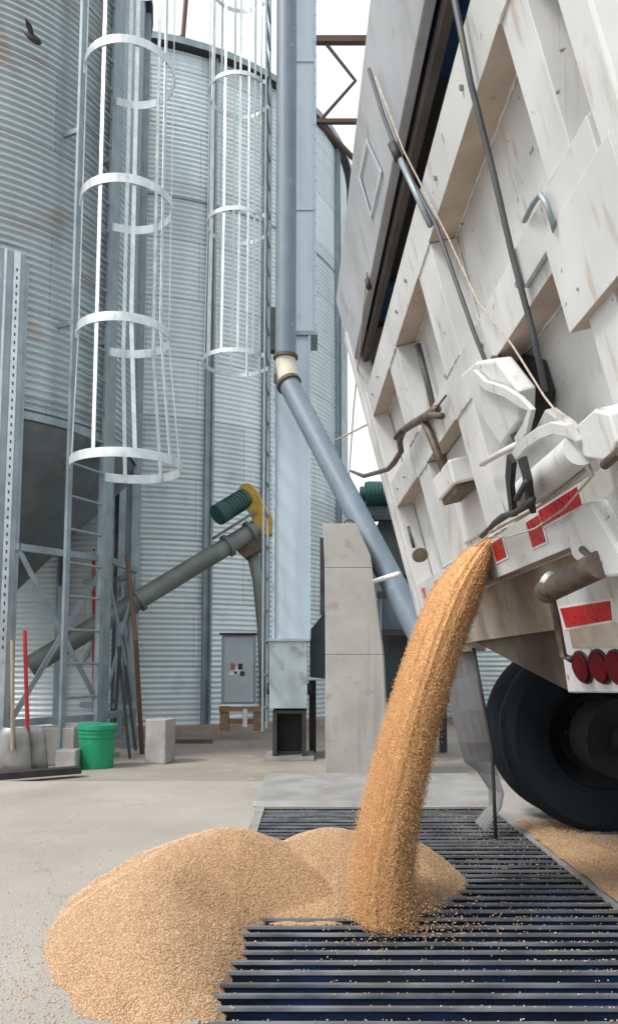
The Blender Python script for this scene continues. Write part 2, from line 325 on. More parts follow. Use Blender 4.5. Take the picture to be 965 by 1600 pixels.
# pole standing on the middle silo's roof edge
pt = at_y(284,62,10.6); pm = MB().tube([pt+Vector((0,0,-.25)), pt+Vector((.11,0,1.6))],.035,8)
pm.tube([pt+Vector((0,0,-.12)),pt+Vector((.004,0,.03))],.06,8)
tag(pm.build('roof_pole','rust',org=pt), 'thin dark pole rising from the roof edge of the tall middle silo', 'pole')

# hopper bottomed bin at the left
CA, RA, ZA = (-3.73,8.12), 1.81, 3.07
hb = thing('hopper_bin', (CA[0],CA[1],0), 'corrugated hopper bin on steel legs at left, with a shade-darkened cone under its wall', 'hopper bin')
ZT = 8.6
MB().lathe(corr(RA,ZA,ZT,.068,.015,8),CA,160).build('wall','galvA',hb,smooth=True)
MB().lathe([(RA+.1,ZT-.05),(RA+.1,ZT),(.3,ZT+1.0),(.02,ZT+1.05)],CA,48).build('roof','galvd',hb)
MB().lathe([(RA+.012,ZA-.02),(RA+.022,ZA-.02),(RA+.022,ZA+.05),(RA+.012,ZA+.05)],CA,96).build('ring_beam','galvd',hb)
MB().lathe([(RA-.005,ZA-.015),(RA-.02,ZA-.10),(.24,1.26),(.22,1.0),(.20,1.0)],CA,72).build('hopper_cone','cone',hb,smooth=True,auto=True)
def legpos(deg, off=.07): a = R(deg); return Vector((CA[0]+(RA+off)*math.cos(a), CA[1]+(RA+off)*math.sin(a), 0)), a
for i in range(12):
    deg = -50.4+30*i - (4.5 if i == 0 else 0); p,a = legpos(deg)
    top = 4.55 if i in (0,11) else ZT-.1
    er,et = Vector((math.cos(a),math.sin(a),0)), Vector((-math.sin(a),math.cos(a),0))
    b = MB(); wd = .20 if i == 0 else .115; dp = .09
    zc = top/2
    b.box(p+er*.0+Vector((0,0,zc)),(.008,wd,top),a)
    for s in (-1,1): b.box(p+et*s*(wd/2)+er*(-.04)+Vector((0,0,zc)),(dp,.007,top),a)
    if i == 0:                                  # second channel, flange and lip of the near leg
        b.box(p+et*.125-er*.03+Vector((0,0,zc-.03)),(.008,.04,top-.06),a)
        b.box(p+et*(.03)+er*.012+Vector((0,0,zc)),(.012,.055,top),a,1)
        b.box(p-et*(.07)+er*.012+Vector((0,0,zc)),(.012,.02,top),a,1)
        z = 1.0
        while z < top-.1:
            q = p+et*.03+er*.0185; b.box(q+Vector((0,0,z)),(.003,.012,.03),a,2); z += .075
    b.box(p-er*.03+Vector((0,0,-.012)),(.26,.26,.03),a)
    b.build('leg',['galvd','galvl','dark'],hb)
for i in range(12):                             # braces between legs
    p,_ = legpos(-50.4+30*i,.05); q,_ = legpos(-50.4+30*(i+1),.05)
    if i in (6,7,8): continue
    for zg in (1.88,.35): MB().beam(p+Vector((0,0,zg)),q+Vector((0,0,zg)),.05,.06).build('girt','galvd',hb)
    for (za,zc_) in ((.4,1.85),(1.85,.4)): MB().beam(p+Vector((0,0,za)),q+Vector((0,0,zc_)),.012,.05).build('cross_brace','galvd',hb)
# inner support frame under the cone
for i,(dx,dy) in enumerate(((.75,-.75),(.95,.5),(-.2,.9),(-.75,-.5))):
    MB().box((CA[0]+dx,CA[1]+dy,.85),(.07,.07,1.75)).build('inner_post','galvd',hb)

# ------------------------------------------------------------------ caged ladders
def caged_ladder(name, label, a, b, nrm, r, hoops, ztop, zbot, rail=.05, flare=1.0, nstr=7, rung_from=0, mats=('galvd','galvl'), standoffs=()):
    a = Vector((*a,0)); b = Vector((*b,0)); mid = (a+b)/2; n = Vector((*nrm,0)).normalized(); t = (b-a).normalized()
    th = thing(name, (mid.x,mid.y,zbot), label, 'ladder', 'caged ladders on the silos')
    for p in (a,b):
        MB().beam(p+Vector((0,0,zbot)),p+Vector((0,0,ztop)),rail,rail*.55,up=n).build('rail',mats[0],th)
    z = zbot+.2
    while z < ztop:
        MB().tube([a+Vector((0,0,z)),b+Vector((0,0,z))],.013,8).build('rung',mats[0],th); z += .305
    hw = (b-a).length/2
    def path(rr, cc):
        c = mid+n*cc; ph = math.pi - math.asin(min(.99,hw/rr))
        pts = []; nr = []
        for k in range(33):
            g = -ph+2*ph*k/32; pts.append(c+(n*math.cos(g)+t*math.sin(g))*rr); nr.append(n*math.cos(g)+t*math.sin(g))
        return pts,nr
    for i,z in enumerate(hoops):
        rr = r*(flare if i == 0 else 1); cc = r*.93 + (rr-r)*.8
        pts,nr = path(rr,cc)
        pts = [a]+pts+[b]; nr = [nr[0]]+nr+[nr[-1]]
        MB().strip([p+Vector((0,0,z)) for p in pts],nr,.085 if rail > .04 else .042,.006).build('cage_hoop',mats[1],th)
    c = mid+n*r*.93; ph = math.pi*.72
    for k in range(nstr):
        g = -ph+2*ph*k/(nstr-1); d = n*math.cos(g)+t*math.sin(g)
        p1 = c+d*(r-.012); c0 = mid+n*(r*.93+(r*flare-r)*.8); p0 = c0+d*(r*flare-.012)
        b_ = MB().strip([p0+Vector((0,0,hoops[0]-.03)),p1+Vector((0,0,hoops[1])),p1+Vector((0,0,ztop))],[d]*3,.036 if rail > .04 else .022,.006)
        b_.build('cage_strap',mats[1],th)
    for (z,dd) in standoffs:
        for p in (a,b): MB().beam(p+Vector((0,0,z)),p-n*dd+Vector((0,0,z+.0)),.03,.05).build('standoff_bracket',mats[0],th)
    return th
zh = [at_y(170,708,6.45).z, at_y(180,497,6.55).z, at_y(180,282,6.55).z, at_y(180,66,6.55).z]
zh += [zh[-1]+1.2]
caged_ladder('caged_ladder','galvanised ladder with a wide flared cage fixed to the hopper bin at left', (-2.185,6.88),(-1.985,7.31),(.907,-.422),.425,zh,8.3,.05,.055,1.18,
             standoffs=[(at_y(115,205,6.9).z,.25),(at_y(110,505,6.9).z,.25)])
zh2 = [at_y(380,547,6.9).z, at_y(380,325,6.9).z, at_y(380,113,6.9).z]; zh2 += [zh2[-1]+1.2]
caged_ladder('caged_ladder','thin ladder with a narrow round cage standing left of the elevator leg in the middle', (-.42,7.02),(-.40,7.36),(-1,.05),.31,zh2,9.2,.25,.03,1.03,nstr=10)

# ------------------------------------------------------------------ bucket elevator leg and its spout
EX, EY = -.19, 7.45
el = thing('bucket_elevator', (EX,EY,0), 'tall pale blue square elevator leg standing in the middle of the yard', 'elevator')
def zat(x,y,Y): return at_y(x,y,Y).z
yf = 7.28
xl = at_y(429,800,yf).x; xr = at_y(482,800,yf).x
z1 = zat(450,1000,yf); zf = zat(480,522,yf)
b = MB().box(((xl+xr)/2,EY,(z1+zf)/2),(xr-xl,.34,zf-z1)); b.build('lower_casing','duct',el,bevel=.004)
xr2 = at_y(491,200,yf).x; xl2 = at_y(433,200,yf).x
MB().box(((xl2+xr2)/2,EY,(zf+11.2)/2+.02),(xr2-xl2,.30,11.2-zf-.04)).build('upper_casing','duct',el,bevel=.004)
b = MB().box(((xl2+xr2)/2+.005,EY,zf),(xr2-xl2+.05,.39,.035)); b.build('flange','galvd',el)
for z in (zf+1.3,zf+2.9,zf+4.3): MB().box(((xl2+xr2)/2,EY,z),(xr2-xl2+.02,.32,.012)).build('flange','duct',el)
for s in (xl-.008,xr+.008):                      # bolted side flanges
    fl = MB().box((s,7.27,(z1+zf)/2),(.022,.02,zf-z1-.01))
    z = z1+.06
    while z < zf-.03: fl.tube([(s,7.26,z),(s,7.252,z)],.007,6); z += .12
    fl.build('side_flange','duct',el)
fl = MB().box((xr2+.008,7.29,(zf+10.9)/2),(.022,.02,10.8-zf)); z = zf+.1
while z < 10.7: fl.tube([(xr2+.008,7.28,z),(xr2+.008,7.272,z)],.008,6); z += .15
fl.build('side_flange','duct',el)
xb0 = at_y(421,1050,7.22).x; xb1 = at_y(480,1050,7.22).x; zb = zat(450,1108,7.22)
MB().box(((xb0+xb1)/2,EY-.02,(z1+zb)/2-.0),(xb1-xb0,.42,z1-zb-.01)).build('boot','boot',el,bevel=.005)
MB().box(((xb0+xb1)/2,EY-.02,z1),(xb1-xb0+.03,.45,.022)).build('flange','boot',el)
for s,yy in ((xb0-.012,7.36),(xb1+.02,7.36)):
    MB().tube([(s-.02,yy,.62),(s+.02,yy,.62)],.055,16).build('shaft_bearing','dark',el,smooth=True,auto=True)
# clean-out foot: hollow dark frame
f0, f1, zt_ = xb0+.03, xb1-.01, zb-.012
b = MB()
b.box((f0+.02,EY-.02,zt_/2-.012),(.04,.38,zt_+.02)).box((f1-.02,EY-.02,zt_/2-.012),(.04,.38,zt_+.02)).box(((f0+f1)/2,EY-.02,zt_-.015),(f1-f0-.082,.38,.03)).box(((f0+f1)/2,EY+.12,zt_/2-.01),(f1-f0-.082,.02,zt_-.04))
b.build('clean_out_frame','dark',el)
MB().box(((f0+f1)/2,EY-.02,-.012),(f1-f0+.14,.55,.03)).build('base_plate','lid',el)

sp = thing('grain_spout', at_y(447,575,6.95), 'grey round spout pipe with a cream elbow slanting down from the elevator leg', 'spout pipe')
yp = 6.98; pe = at_y(446,566,yp); pr = .098
ptop = at_y(449,0,yp); top = Vector((pe.x-.0,yp,11.0))
MB().tube([pe+Vector((0,0,.03)),top],pr,28).build('upright_pipe','pipe',sp,smooth=True,auto=True)
pa = at_y(451,600,6.93); pz = at_y(684,1045,5.7)
dd = (pz-pa).normalized()
MB().tube([pe+Vector((0,0,.05)),pe+Vector((0,0,-.02)),pe+Vector((.012,-.004,-.07)),pa-dd*.02,pa+dd*.05],pr*.97,28).build('elbow','cream',sp,smooth=True,auto=True)
MB().tube([pa+dd*.0,pz],pr,28).build('slanted_pipe','pipe',sp,smooth=True,auto=True)
MB().tube([pe+Vector((0,0,.035)),pe+Vector((0,0,.065))],pr+.018,28).build('clamp','olive',sp,smooth=True,auto=True)
MB().tube([pa-dd*.018,pa+dd*.018],pr+.02,28).tube([pa+Vector((-pr-.03,-.02,.0)),pa+Vector((-pr-.03,-.02,.09))],.014,6).build('clamp','olive',sp,smooth=True,auto=True)
MB().box((pe.x-.12,yp+.05,pe.z+.33),(.05,.1,.42)).build('bracket','dark',sp)

# brown lattice catwalk running off to the right
tr = thing('catwalk_truss', at_y(520,192,8.4), 'rust brown steel lattice beam running right from the elevator leg against the sky', 'truss')
Y1, Y2 = 8.3, 9.0
A = at_y(460,63,Y1); Bq = at_y(494,190,Y1)
for (p,z_,yy) in ((A.x,A.z,Y1),(Bq.x,Bq.z,Y1),(1.1,Bq.z-.05,Y2+.6)):
    MB().beam((p,yy,z_),(5.2,yy,z_),.07 if z_ > Bq.z+.1 else .05,.075 if z_ > Bq.z+.1 else .045).build('chord','rust',tr)
dxp = .47; x = A.x+.34; up = True
n0 = at_y(505,68,Y1).x
for yy in (Y1,):
    x = n0
    for k in range(7):
        mid_ = Vector((x+.37,yy,(A.z+Bq.z)/2)); MB().tube([(x,yy,A.z),mid_,(x-.05,yy,Bq.z)],.02,6).build('lattice_bar','rust',tr); x += .75
for k in range(6):
    MB().beam((Bq.x+.03+k*.95,Y1,Bq.z-.02),(Bq.x+.98+k*.95,Y2+.6,Bq.z-.07),.045,.05).build('cross_tie','rust',tr)

# ------------------------------------------------------------------ concrete pillar (tapered precast blocks)
def quad_prism(x0,x1,X0,X1,yb,yt,Yf,depth):  # photo columns of left/right edge at bottom and top
    bl, br, tl, tr_ = at_y(x0,yb,Yf), at_y(x1,yb,Yf), at_y(X0,yt,Yf), at_y(X1,yt,Yf)
    bk = Vector((.05,depth,0))
    return [bl,br,br+bk,bl+bk,tl,tr_,tr_+bk,tl+bk]
cp = thing('concrete_pillar', at_z(556,1215,0), 'tall tapering grey concrete pillar between the elevator leg and the falling grain', 'concrete pillar')
Yw = 5.86
for (x0,x1,X0,X1,yb,yt) in ((508,607,508,598,1217,1023.2),(508,598,507,581,1022.8,887.2)):
    MB().hexa(quad_prism(x0,x1,X0,X1,yb,yt,Yw,.42)).build('block','conc',cp,bevel=.004)
P = [at_y(507,886.8,Yw),at_y(581,886.8,Yw),at_y(578,866,Yw),at_y(556,818,Yw),at_y(504,818,Yw)]
MB().plate(P,(.05,.42,0)).build('block','conc',cp,bevel=.004)
loop = [at_y(545+8*math.cos(a),818-8*abs(math.sin(a))+2,Yw+.15) for a in np.linspace(math.pi,0,9)]
MB().tube(loop,.009,6).build('lifting_loop','olive',cp)

# ------------------------------------------------------------------ dark machinery behind the pillar
ms = thing('conveyor_drive', (.9,7.3,0), 'dark green and grey conveyor drive machinery between the concrete pillar and the truck', 'machinery')
def pxbox(mb, x0,x1,y0,y1,Y,depth,mi=0):
    a = at_y(x0,y1,Y); b_ = at_y(x1,y0,Y)
    mb.box(((a.x+b_.x)/2,Y+depth/2,(a.z+b_.z)/2),(b_.x-a.x,depth,b_.z-a.z),0,mi); return mb
m = MB(); pxbox(m,597,700,905,985,7.1,.5); m.build('housing','pipe',ms,bevel=.01)
m = MB(); pxbox(m,590,700,990,1100,7.15,.6); m.build('lower_housing','teal',ms,bevel=.01)
m = MB(); pxbox(m,560,700,925,934,6.9,.08); pxbox(m,575,700,985,993,7.0,.08); pxbox(m,584,640,806,812,6.9,.08); pxbox(m,575,583,770,1120,7.0,.06); pxbox(m,640,648,770,1120,7.0,.06); m.build('frame','dark',ms)
m = MB(); pxbox(m,566,640,880,925,7.2,.5); m.build('guard','auger',ms,bevel=.01)
a = at_y(562,772,7.0); m = MB().tube([a,a+Vector((.05,0,0)),a+Vector((.05,0,0)),a+Vector((.3,.02,0))],[.07,.07,.115,.115],20)
for k in range(7): m.tube([a+Vector((.08+k*.03,0,0)),a+Vector((.092+k*.03,0,0))],.122,20)
m.build('motor','dgreen',ms,smooth=True,auto=True)
m = MB(); pxbox(m,570,650,790,806,6.98,.3); m.build('motor_base','teal',ms)
m = MB(); pxbox(m,592,640,812,900,7.05,.3); m.build('belt_guard','teal',ms,bevel=.02)
P = [at_y(484,985,7.5),at_y(512,950,7.5),at_y(600,950,7.5),at_y(600,1060,7.5),at_y(520,1062,7.5),at_y(484,1058,7.5)]
MB().plate(P,(0,.5,0)).build('hopper','teal',ms)
m = MB(); pxbox(m,500,507,840,960,6.6,.1); m.build('post','dark',ms)
for xx in (488,560,690): 
    m = MB(); a = at_y(xx,1060,7.8); m.box((a.x,7.8,a.z/2-.02),(.07,.07,a.z)); m.build('leg','dark',ms)

# ------------------------------------------------------------------ inclined auger
au = thing('grain_auger', at_y(60,1045,8.6), 'inclined grey auger tube rising from the hopper bin, with green motor and yellow guard', 'auger')
a0 = at_y(45,1042,7.9); a1 = at_y(400,826,8.9); ad = (a1-a0).normalized()
MB().tube([a0,a1],.105,24).build('tube','auger',au,smooth=True,auto=True)
for k in (.45,.86,.97): p = a0.lerp(a1,k); MB().tube([p-ad*.02,p+ad*.02],.135,24).build('tube_flange','auger',au,smooth=True,auto=True)
mp_ = at_y(383,778,8.85); mq = at_y(338,806,8.6)
m = MB(); e = (mq-mp_).normalized(); L = (mq-mp_).length
m.tube([mp_,mp_.lerp(mq,.72),mp_.lerp(mq,.72),mp_.lerp(mq,.96),mq],[.115,.115,.125,.125,.10],20)
for k in range(6): m.tube([mp_.lerp(mq,.1+k*.1),mp_.lerp(mq,.13+k*.1)],.122,20)
m.build('motor','dgreen',au,smooth=True,auto=True)
m = MB().beam(at_y(335,840,8.75),at_y(395,802,8.9),.22,.03); m.build('motor_mount','auger',au)
g0 = at_y(385,768,8.8); g1 = at_y(416,822,8.85); gd = (g1-g0).normalized()
pts = []; side = Vector((gd.z,0,-gd.x))
for a in np.linspace(0,math.pi,9): pts.append(g0+(side*math.cos(a)-gd*math.sin(a))*.10)
for a in np.linspace(0,math.pi,9): pts.append(g1+(-side*math.cos(a)+gd*math.sin(a))*.11)
gm = MB().plate(pts,(.02,.14,0)); gm.build('belt_guard','yellow',au,bevel=.008)
P = [at_y(372,840,8.82),at_y(408,836,8.82),at_y(408,858,8.82),at_y(384,872,8.82),at_y(368,858,8.82)]
MB().plate(P,(0,.22,0)).build('discharge_head','olive',au,bevel=.006)
MB().tube([at_y(394,862,8.95),at_y(402,905,8.95),at_y(408,985,8.95),at_y(412,1090,8.95)],[.075,.06,.045,.045],14).build('discharge_spout','auger',au,smooth=True)
for x0,x1 in ((190,176),(190,212)):                 # support trestle
    MB().tube([at_y(190,985,8.3),at_z(x1,1172,0).lerp(at_z(x1,1172,0),1)],.018,6).build('support_leg','dark',au)

# ------------------------------------------------------------------ electrical cabinet on a timber stand
eb = thing('electrical_cabinet', at_z(372,1142,0), 'grey electrical cabinet with warning stickers on a timber stand by the middle silo', 'cabinet')
Yc = 9.25
a = at_y(345,1100,Yc); b_ = at_y(398,993,Yc)
m = MB().box(((a.x+b_.x)/2,Yc+.13,(a.z+b_.z)/2),(b_.x-a.x,.24,b_.z-a.z)); m.build('body','galvd',eb,bevel=.004)
m = MB().box(((a.x+b_.x)/2+.012,Yc-.002,(a.z+b_.z)/2),(b_.x-a.x-.05,.02,b_.z-a.z-.04)); dr = m.build('door','box',eb,bevel=.004)
MB().box(((a.x+b_.x)/2,Yc+.10,b_.z+.02),(b_.x-a.x+.04,.32,.02)).build('rain_hood','dark',eb)
for (x0,x1,y0,y1,k) in ((360,367,1036,1046,'redpale'),(372,379,1037,1046,'dark'),(358,370,1049,1055,'whitep'),(375,382,1049,1056,'dark'),(366,374,1041,1053,'whitep')):
    m = MB(); pxbox(m,x0,x1,y0,y1,Yc-.016,.003); m.build('sticker',k,dr)
m = MB(); a = at_z(345,1141,0); 
for xx,yb in ((350,1140),(402,1140)): pxbox(m,xx-7,xx+7,1104,1142,Yc,.1)
pxbox(m,342,412,1104,1112,Yc-.02,.02); pxbox(m,358,395,1124,1131,Yc+.02,.08)
m.build('timber_stand','wood',eb)
m = MB(); pxbox(m,379,386,1108,1136,Yc-.05,.03); m.build('label_post','whitep',eb)

# ------------------------------------------------------------------ small things on the ground at left
def ground_z(p): return -.03 if p.y > SY1 else 0
p0 = at_z(151,1199,-.03)
bk = thing('plastic_bucket', p0, 'green plastic bucket with lid standing by the legs of the hopper bin', 'bucket')
MB().lathe([(.02,p0.z),(.138,p0.z),(.142,p0.z+.01),(.152,p0.z+.26),(.160,p0.z+.262),(.160,p0.z+.275),(.153,p0.z+.277),(.154,p0.z+.295),(.161,p0.z+.297),(.161,p0.z+.31),(.155,p0.z+.312),(.156,p0.z+.335)],(p0.x,p0.y),40).build('body','green',bk,smooth=True,auto=True)
MB().lathe([(.158,p0.z+.330),(.168,p0.z+.330),(.168,p0.z+.365),(.155,p0.z+.372),(.02,p0.z+.366)],(p0.x,p0.y),40).build('lid','green',bk,smooth=True,auto=True)
def block(x0,x1,y0,y1,dep,name,label,cat,m_='cblock',rz=.0):
    a = at_z((x0+x1)/2,y1,-.03); wdt = at_y(x1,y1,a.y).x-at_y(x0,y1,a.y).x; hh = at_y(x0,y0,a.y).z+.03
    mb = MB().box((a.x,a.y+dep/2,hh/2-.031),(wdt,dep,hh),rz)
    return tag(mb.build(name,m_,org=(a.x,a.y+dep/2,-.03),bevel=.012), label, cat)
block(229,264,1124,1194,.22,'concrete_block','upright grey concrete block standing right of the green bucket','concrete block',rz=-.25)
block(86,118,1172,1205,.16,'concrete_block','low pale block lying just left of the green bucket','concrete block')
block(42,112,1137,1196,.3,'concrete_footing','rough concrete footing heap behind the shovel blades','concrete footing','conc',rz=.1)
def rod(name,label,cat,pts,r,m_,n=8):
    pts = [Vector(p) for p in pts]; return tag(MB().tube(pts,r,n).build(name,m_,org=pts[0]), label, cat)
# shovels leaning on the near bin leg
def shovel(x0,y0,xb,yb,Yt,hm,label,bw,bh):
    top = at_y(x0,y0,Yt); bot = at_z(xb,yb,-.02); d = (top-bot).normalized()
    t = thing('shovel', bot, label, 'shovel', 'shovels leaning on the bin leg')
    j = bot+d*bh*.5-d.cross(Vector((1,.1,0))).normalized()*.03
    MB().tube([j,top],.016,10).build('handle',hm,t)
    sx = Vector((1,.1,0)).normalized(); nn = d.cross(sx).normalized()
    vs = []; fs = []
    for i in range(7):
        for k in range(9):
            s = (k-4)/4; q = i/6; wv = bw*(1-.12*q*q) if i < 6 else bw*.72
            vs.append(bot+d*bh*q+sx*s*wv-nn*(.05*(1-s*s)*(.4+.6*q)-.03))
    for i in range(6):
        for k in range(8): fs.append((i*9+k,i*9+k+1,(i+1)*9+k+1,(i+1)*9+k))
    o = MB().add(vs,fs).build('blade','scoop',t,smooth=True); sm = o.modifiers.new('thick','SOLIDIFY'); sm.thickness = .004
    return t
shovel(39,985,47,1203,6.35,'redp','grain shovel with a red handle leaning against the near bin leg',.14,.36)
shovel(20,1000,22,1206,6.3,'handle','grain shovel with a pale wooden handle at the far left, leaning on the bin leg',.13,.36)
# striped pole, dark rods and rusty bar under the bin
sp0 = at_z(147,1152,-.03); sp1 = at_y(147,850,sp0.y+.3)
st = thing('striped_pole', sp0, 'thin red and white banded pole standing behind the green bucket', 'pole')
N = 8
for k in range(N):
    p,q = sp0.lerp(sp1,k/N), sp0.lerp(sp1,(k+1)/N-.002)
    MB().tube([p,q],.022,10).build('band', 'redp' if k % 2 else ('whitep' if k < 2 else 'redpale'), st)
rod('rusty_bar','long rusty brown bar leaning against the bin leg beside the concrete block','bar',[at_z(222,1178,-.03),at_y(212,1000,7.3),at_y(199,868,7.6)],.024,'rust')
rod('iron_rod','thin black iron rod leaning beside the rusty bar','rod',[at_z(203,1185,-.03),at_y(185,1010,7.6)],.014,'dark')
tag(MB().beam(at_z(268,1159,-.015),at_z(332,1159,-.015),.1,.05).build('plank','olive',org=at_z(300,1159,0)),'dark plank lying on the ground in front of the middle silo','plank')
a = at_z(-30,1222,0); b_ = at_z(121,1209,0)
tag(MB().beam(a+Vector((0,.08,.025)),b_+Vector((0,.05,.025)),.12,.05).build('steel_channel','dark',org=a),'dark flat steel channel lying on the slab edge under the shovels','steel channel')

# bird
bp_ = at_y(50,58,5.0)
bd = thing('bird', bp_, 'small dark bird flying in front of the hopper bin wall', 'bird')
ax = (at_y(68,72,5.0)-at_y(32,47,5.0)).normalized()
pts = [bp_-ax*.085,bp_-ax*.05,bp_-ax*.02,bp_+ax*.02,bp_+ax*.05,bp_+ax*.07,bp_+ax*.085]
MB().tube(pts,[.004,.014,.024,.028,.024,.018,.004],12).build('body','bird',bd,smooth=True)
for s in (-1,1):
    q = Vector((.2,s,.25)).normalized(); w0 = bp_+ax*.03
    MB().plate([w0+q*.015,w0+q*.07-ax*.02+Vector((0,0,.02)),w0+q*.11-ax*.07,w0+q*.05-ax*.07,w0+q*.012-ax*.05],(0,0,.004)).build('wing','bird',bd)

# ------------------------------------------------------------------ dump truck
tk = thing('dump_truck', (1.5,2.7,0), 'white dump truck with raised body and rear gate pouring grain through the pit grate', 'dump truck')
WID = 3.06
bd_ = MB()
bd_.gbox(-.06,-.015,-.02,1.85,-5.2,-.10).gbox(WID,WID+.05,-.02,1.85,-5.2,-.10)           # side walls
bd_.gbox(-.012,WID-.003,-.06,-.015,-5.2,-.125).gbox(-.012,WID-.003,-.012,1.84,-5.2,-5.15) # floor, front
bd_.build('dump_body','white',tk)
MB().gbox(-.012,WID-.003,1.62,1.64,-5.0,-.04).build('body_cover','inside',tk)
MB().gbox(.0,WID-.01,.02,1.2,-.30,-.28).gbox(0,WID-.01,1.1,1.12,-2.0,-.302).build('grain_load','grain',tk)
gt = MB().gbox(0,WID-.02,0,1.2,-.105,-.094).build('tailgate','whitec',tk)
def gweld(mb, a, b, r_=.0045):
    k = max(3,int((b-a).length/.02)); mb.tube([a.lerp(b,i/k)+GW*random.uniform(-.0015,.0015)+GE*random.uniform(-.0015,.0015) for i in range(k+1)], [r_*random.uniform(.7,1.3) for i in range(k+1)], 6)
def gpart(name, m_, *boxes, bevel=.006, parent=None, under=None, label=None):
    mb = MB()
    for bx in boxes:
        mb.gbox(*bx, under=under)
        u0,u1,v0,v1,w0,w1 = bx
        if name == 'rib':
            for uu in (u0,u1): gweld(mb,G(uu,v0,-.09),G(uu,v1,-.09))
            gweld(mb,G(u0,v1-.001,-.001),G(u1,v1-.001,-.001)); gweld(mb,G(u0,v0+.001,-.001),G(u1,v0+.001,-.001))
        elif name in ('rail',): gweld(mb,G(u0,v0,-.09),G(u1,v0,-.09))
        elif name == 'gusset_plate':
            gweld(mb,G(u0,v0,w1-.01),G(u0,v1,w1-.01)); gweld(mb,G(u0,v1,w1-.01),G(u1,v1,w1-.01))
    return mb.build(name, m_, parent or gt, bevel=bevel, label=label)
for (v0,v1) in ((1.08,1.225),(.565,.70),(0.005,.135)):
    gpart('rail',['whitec','tan_underside'],(0.02,WID-.03,v0,v1,-.093,0),under=1)
gpart('corner_post','white',(-.058,.035,-.03,1.62,-.09,.012),label='far corner post of the gate')
gpart('post','white',(.055,.14,.0,1.22,-.092,.004))
for (u0,u1) in ((.84,1.07),(1.655,1.87),(2.72,2.84)):
    for (v0,v1) in ((.703,1.077),(.138,.562)): gpart('rib','whitec',(u0,u1,v0,v1,-.093,-.003))
gpart('corner_post','white',(2.96,3.05,-.03,1.62,-.09,.012),label='near corner post of the gate')
gpart('gusset_plate',['whitec','tan_underside'],(2.665,3.0,.415,.62,-.05,.016),under=1)
gpart('gusset_plate','whitec',(2.50,2.95,.60,.69,.0015,.014))
for uu in (.30,.55,1.25,1.5,2.1,2.45):
    for vv in (1.15,.635): MB().tube([G(uu,vv,-.002),G(uu,vv,.007)],.008,6).build('bolt','galvd',gt)
# slatted slide door of the chute
gpart('slide_door','white',(.90,1.64,.20,.56,-.09,-.065))
gpart('door_guide','whitec',(.86,.90,.14,.60,-.09,-.02),(1.64,1.67,.14,.56,-.09,-.02))
# header over the opening, with tarp, bow and patch
hd = MB().gbox(-.07,WID+.04,1.46,1.86,-.035,.0).build('header_panel','tarp',tk,bevel=.004)
mb = MB(); pp = [gp(572,216,.006),gp(596,268,.006),gp(579,342,.006),gp(560,276,.006)]
cc = sum(pp,Vector())/4
for i in range(4):
    a,b_ = pp[i],pp[(i+1)%4]; mb.hexa([a,b_,b_.lerp(cc,.14),a.lerp(cc,.14),a+GW*.002,b_+GW*.002,b_.lerp(cc,.14)+GW*.002,a.lerp(cc,.14)+GW*.002])
mb.build('diamond_mark','galvl',hd)
MB().gbox(-.01,WID-.01,1.425,1.455,-.075,-.045).build('roof_bow','bow',tk)
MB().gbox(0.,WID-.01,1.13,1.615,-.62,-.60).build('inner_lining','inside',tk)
for (ua,ub) in ((1.9,2.75),(.12,.55)): MB().gbox(ua,ub,1.592,1.617,-.26,-.11).build('folded_tarp','blue',tk,bevel=.03)

def gstrip(name, pix, wd, th, m_, parent=None):
    P_ = [gp(x,y,w_) for x,y,w_ in pix]; return MB().strip(P_,[GW]*len(P_),wd,th).build(name, m_, parent or gt, bevel=.002)
# straps, rods and ropes across the gate
def gtube(name, pix, r, m_, n=8, parent=None, label=None):
    return MB().tube([gp(x,y,w_) for x,y,w_ in pix], r, n).build(name, m_, parent or gt, smooth=True, label=label)
gtube('strap',[(706,-20,.02),(735,130,.02),(770,270,.02),(800,400,.025),(832,520,.02),(851,612,.02)],.0075,'strap',label='dark strap hanging straight down the near half')
gtube('strap',[(576,108,.03),(598,180,.03),(620,238,.03),(680,350,.02),(740,520,.02),(808,690,.02)],.0066,'strap',label='dark strap slanting from header to chute')
gtube('strap_rod',[(620,238,.035),(672,352,.03)],.010,'galvd')
gtube('strap_rod',[(780,630,.03),(812,694,.025)],.014,'brown')
gtube('strap_buckle',[(612,225,.04),(622,248,.04)],.014,'dark')
gtube('rope',[(586,120,.045),(630,235,.045),(700,372,.03),(745,470,.02),(800,540,.025),(850,620,.03),(905,690,.05),(926,742,.05)],.0026,'rope')
gtube('rope',[(926,742,.05),(880,795,.05),(835,826,.04),(790,840,.03),(762,838,.03),(735,858,.03)],.0026,'rope')
gtube('rope',[(912,735,.05),(850,785,.045),(800,812,.04),(765,832,.035)],.0048,'rope')
gtube('cable',[(908,728,.045),(850,768,.04),(806,796,.035),(770,820,.03),(752,838,.03)],.008,'black')
gtube('cable',[(738,565,-.05),(735,600,-.04),(733,645,-.03),(738,705,-.05)],.0055,'strap')
gtube('hook',[(819,345,.01),(832,318,.03),(843,303,.03),(852,318,.03),(862,345,.025),(866,362,.01)],.006,'galvd')
gtube('hook',[(695,588,-.08),(701,570,-.06),(708,561,-.06),(716,575,-.06),(722,604,-.08)],.0055,'galvd')
gtube('tarp_hook',[(545,745,.0),(552,640,0),(572,440,0),(573,425,.01)],.004,'rope')
gtube('tarp_hook',[(573,436,.015),(577,452,.015)],.012,'dark')
gtube('release_rod',[(652,538,-.06),(668,600,-.06),(700,742,-.06)],.013,'strap')
gtube('edge_rod',[(540,522,-.05),(580,640,-.05),(645,850,-.03)],.006,'strap')
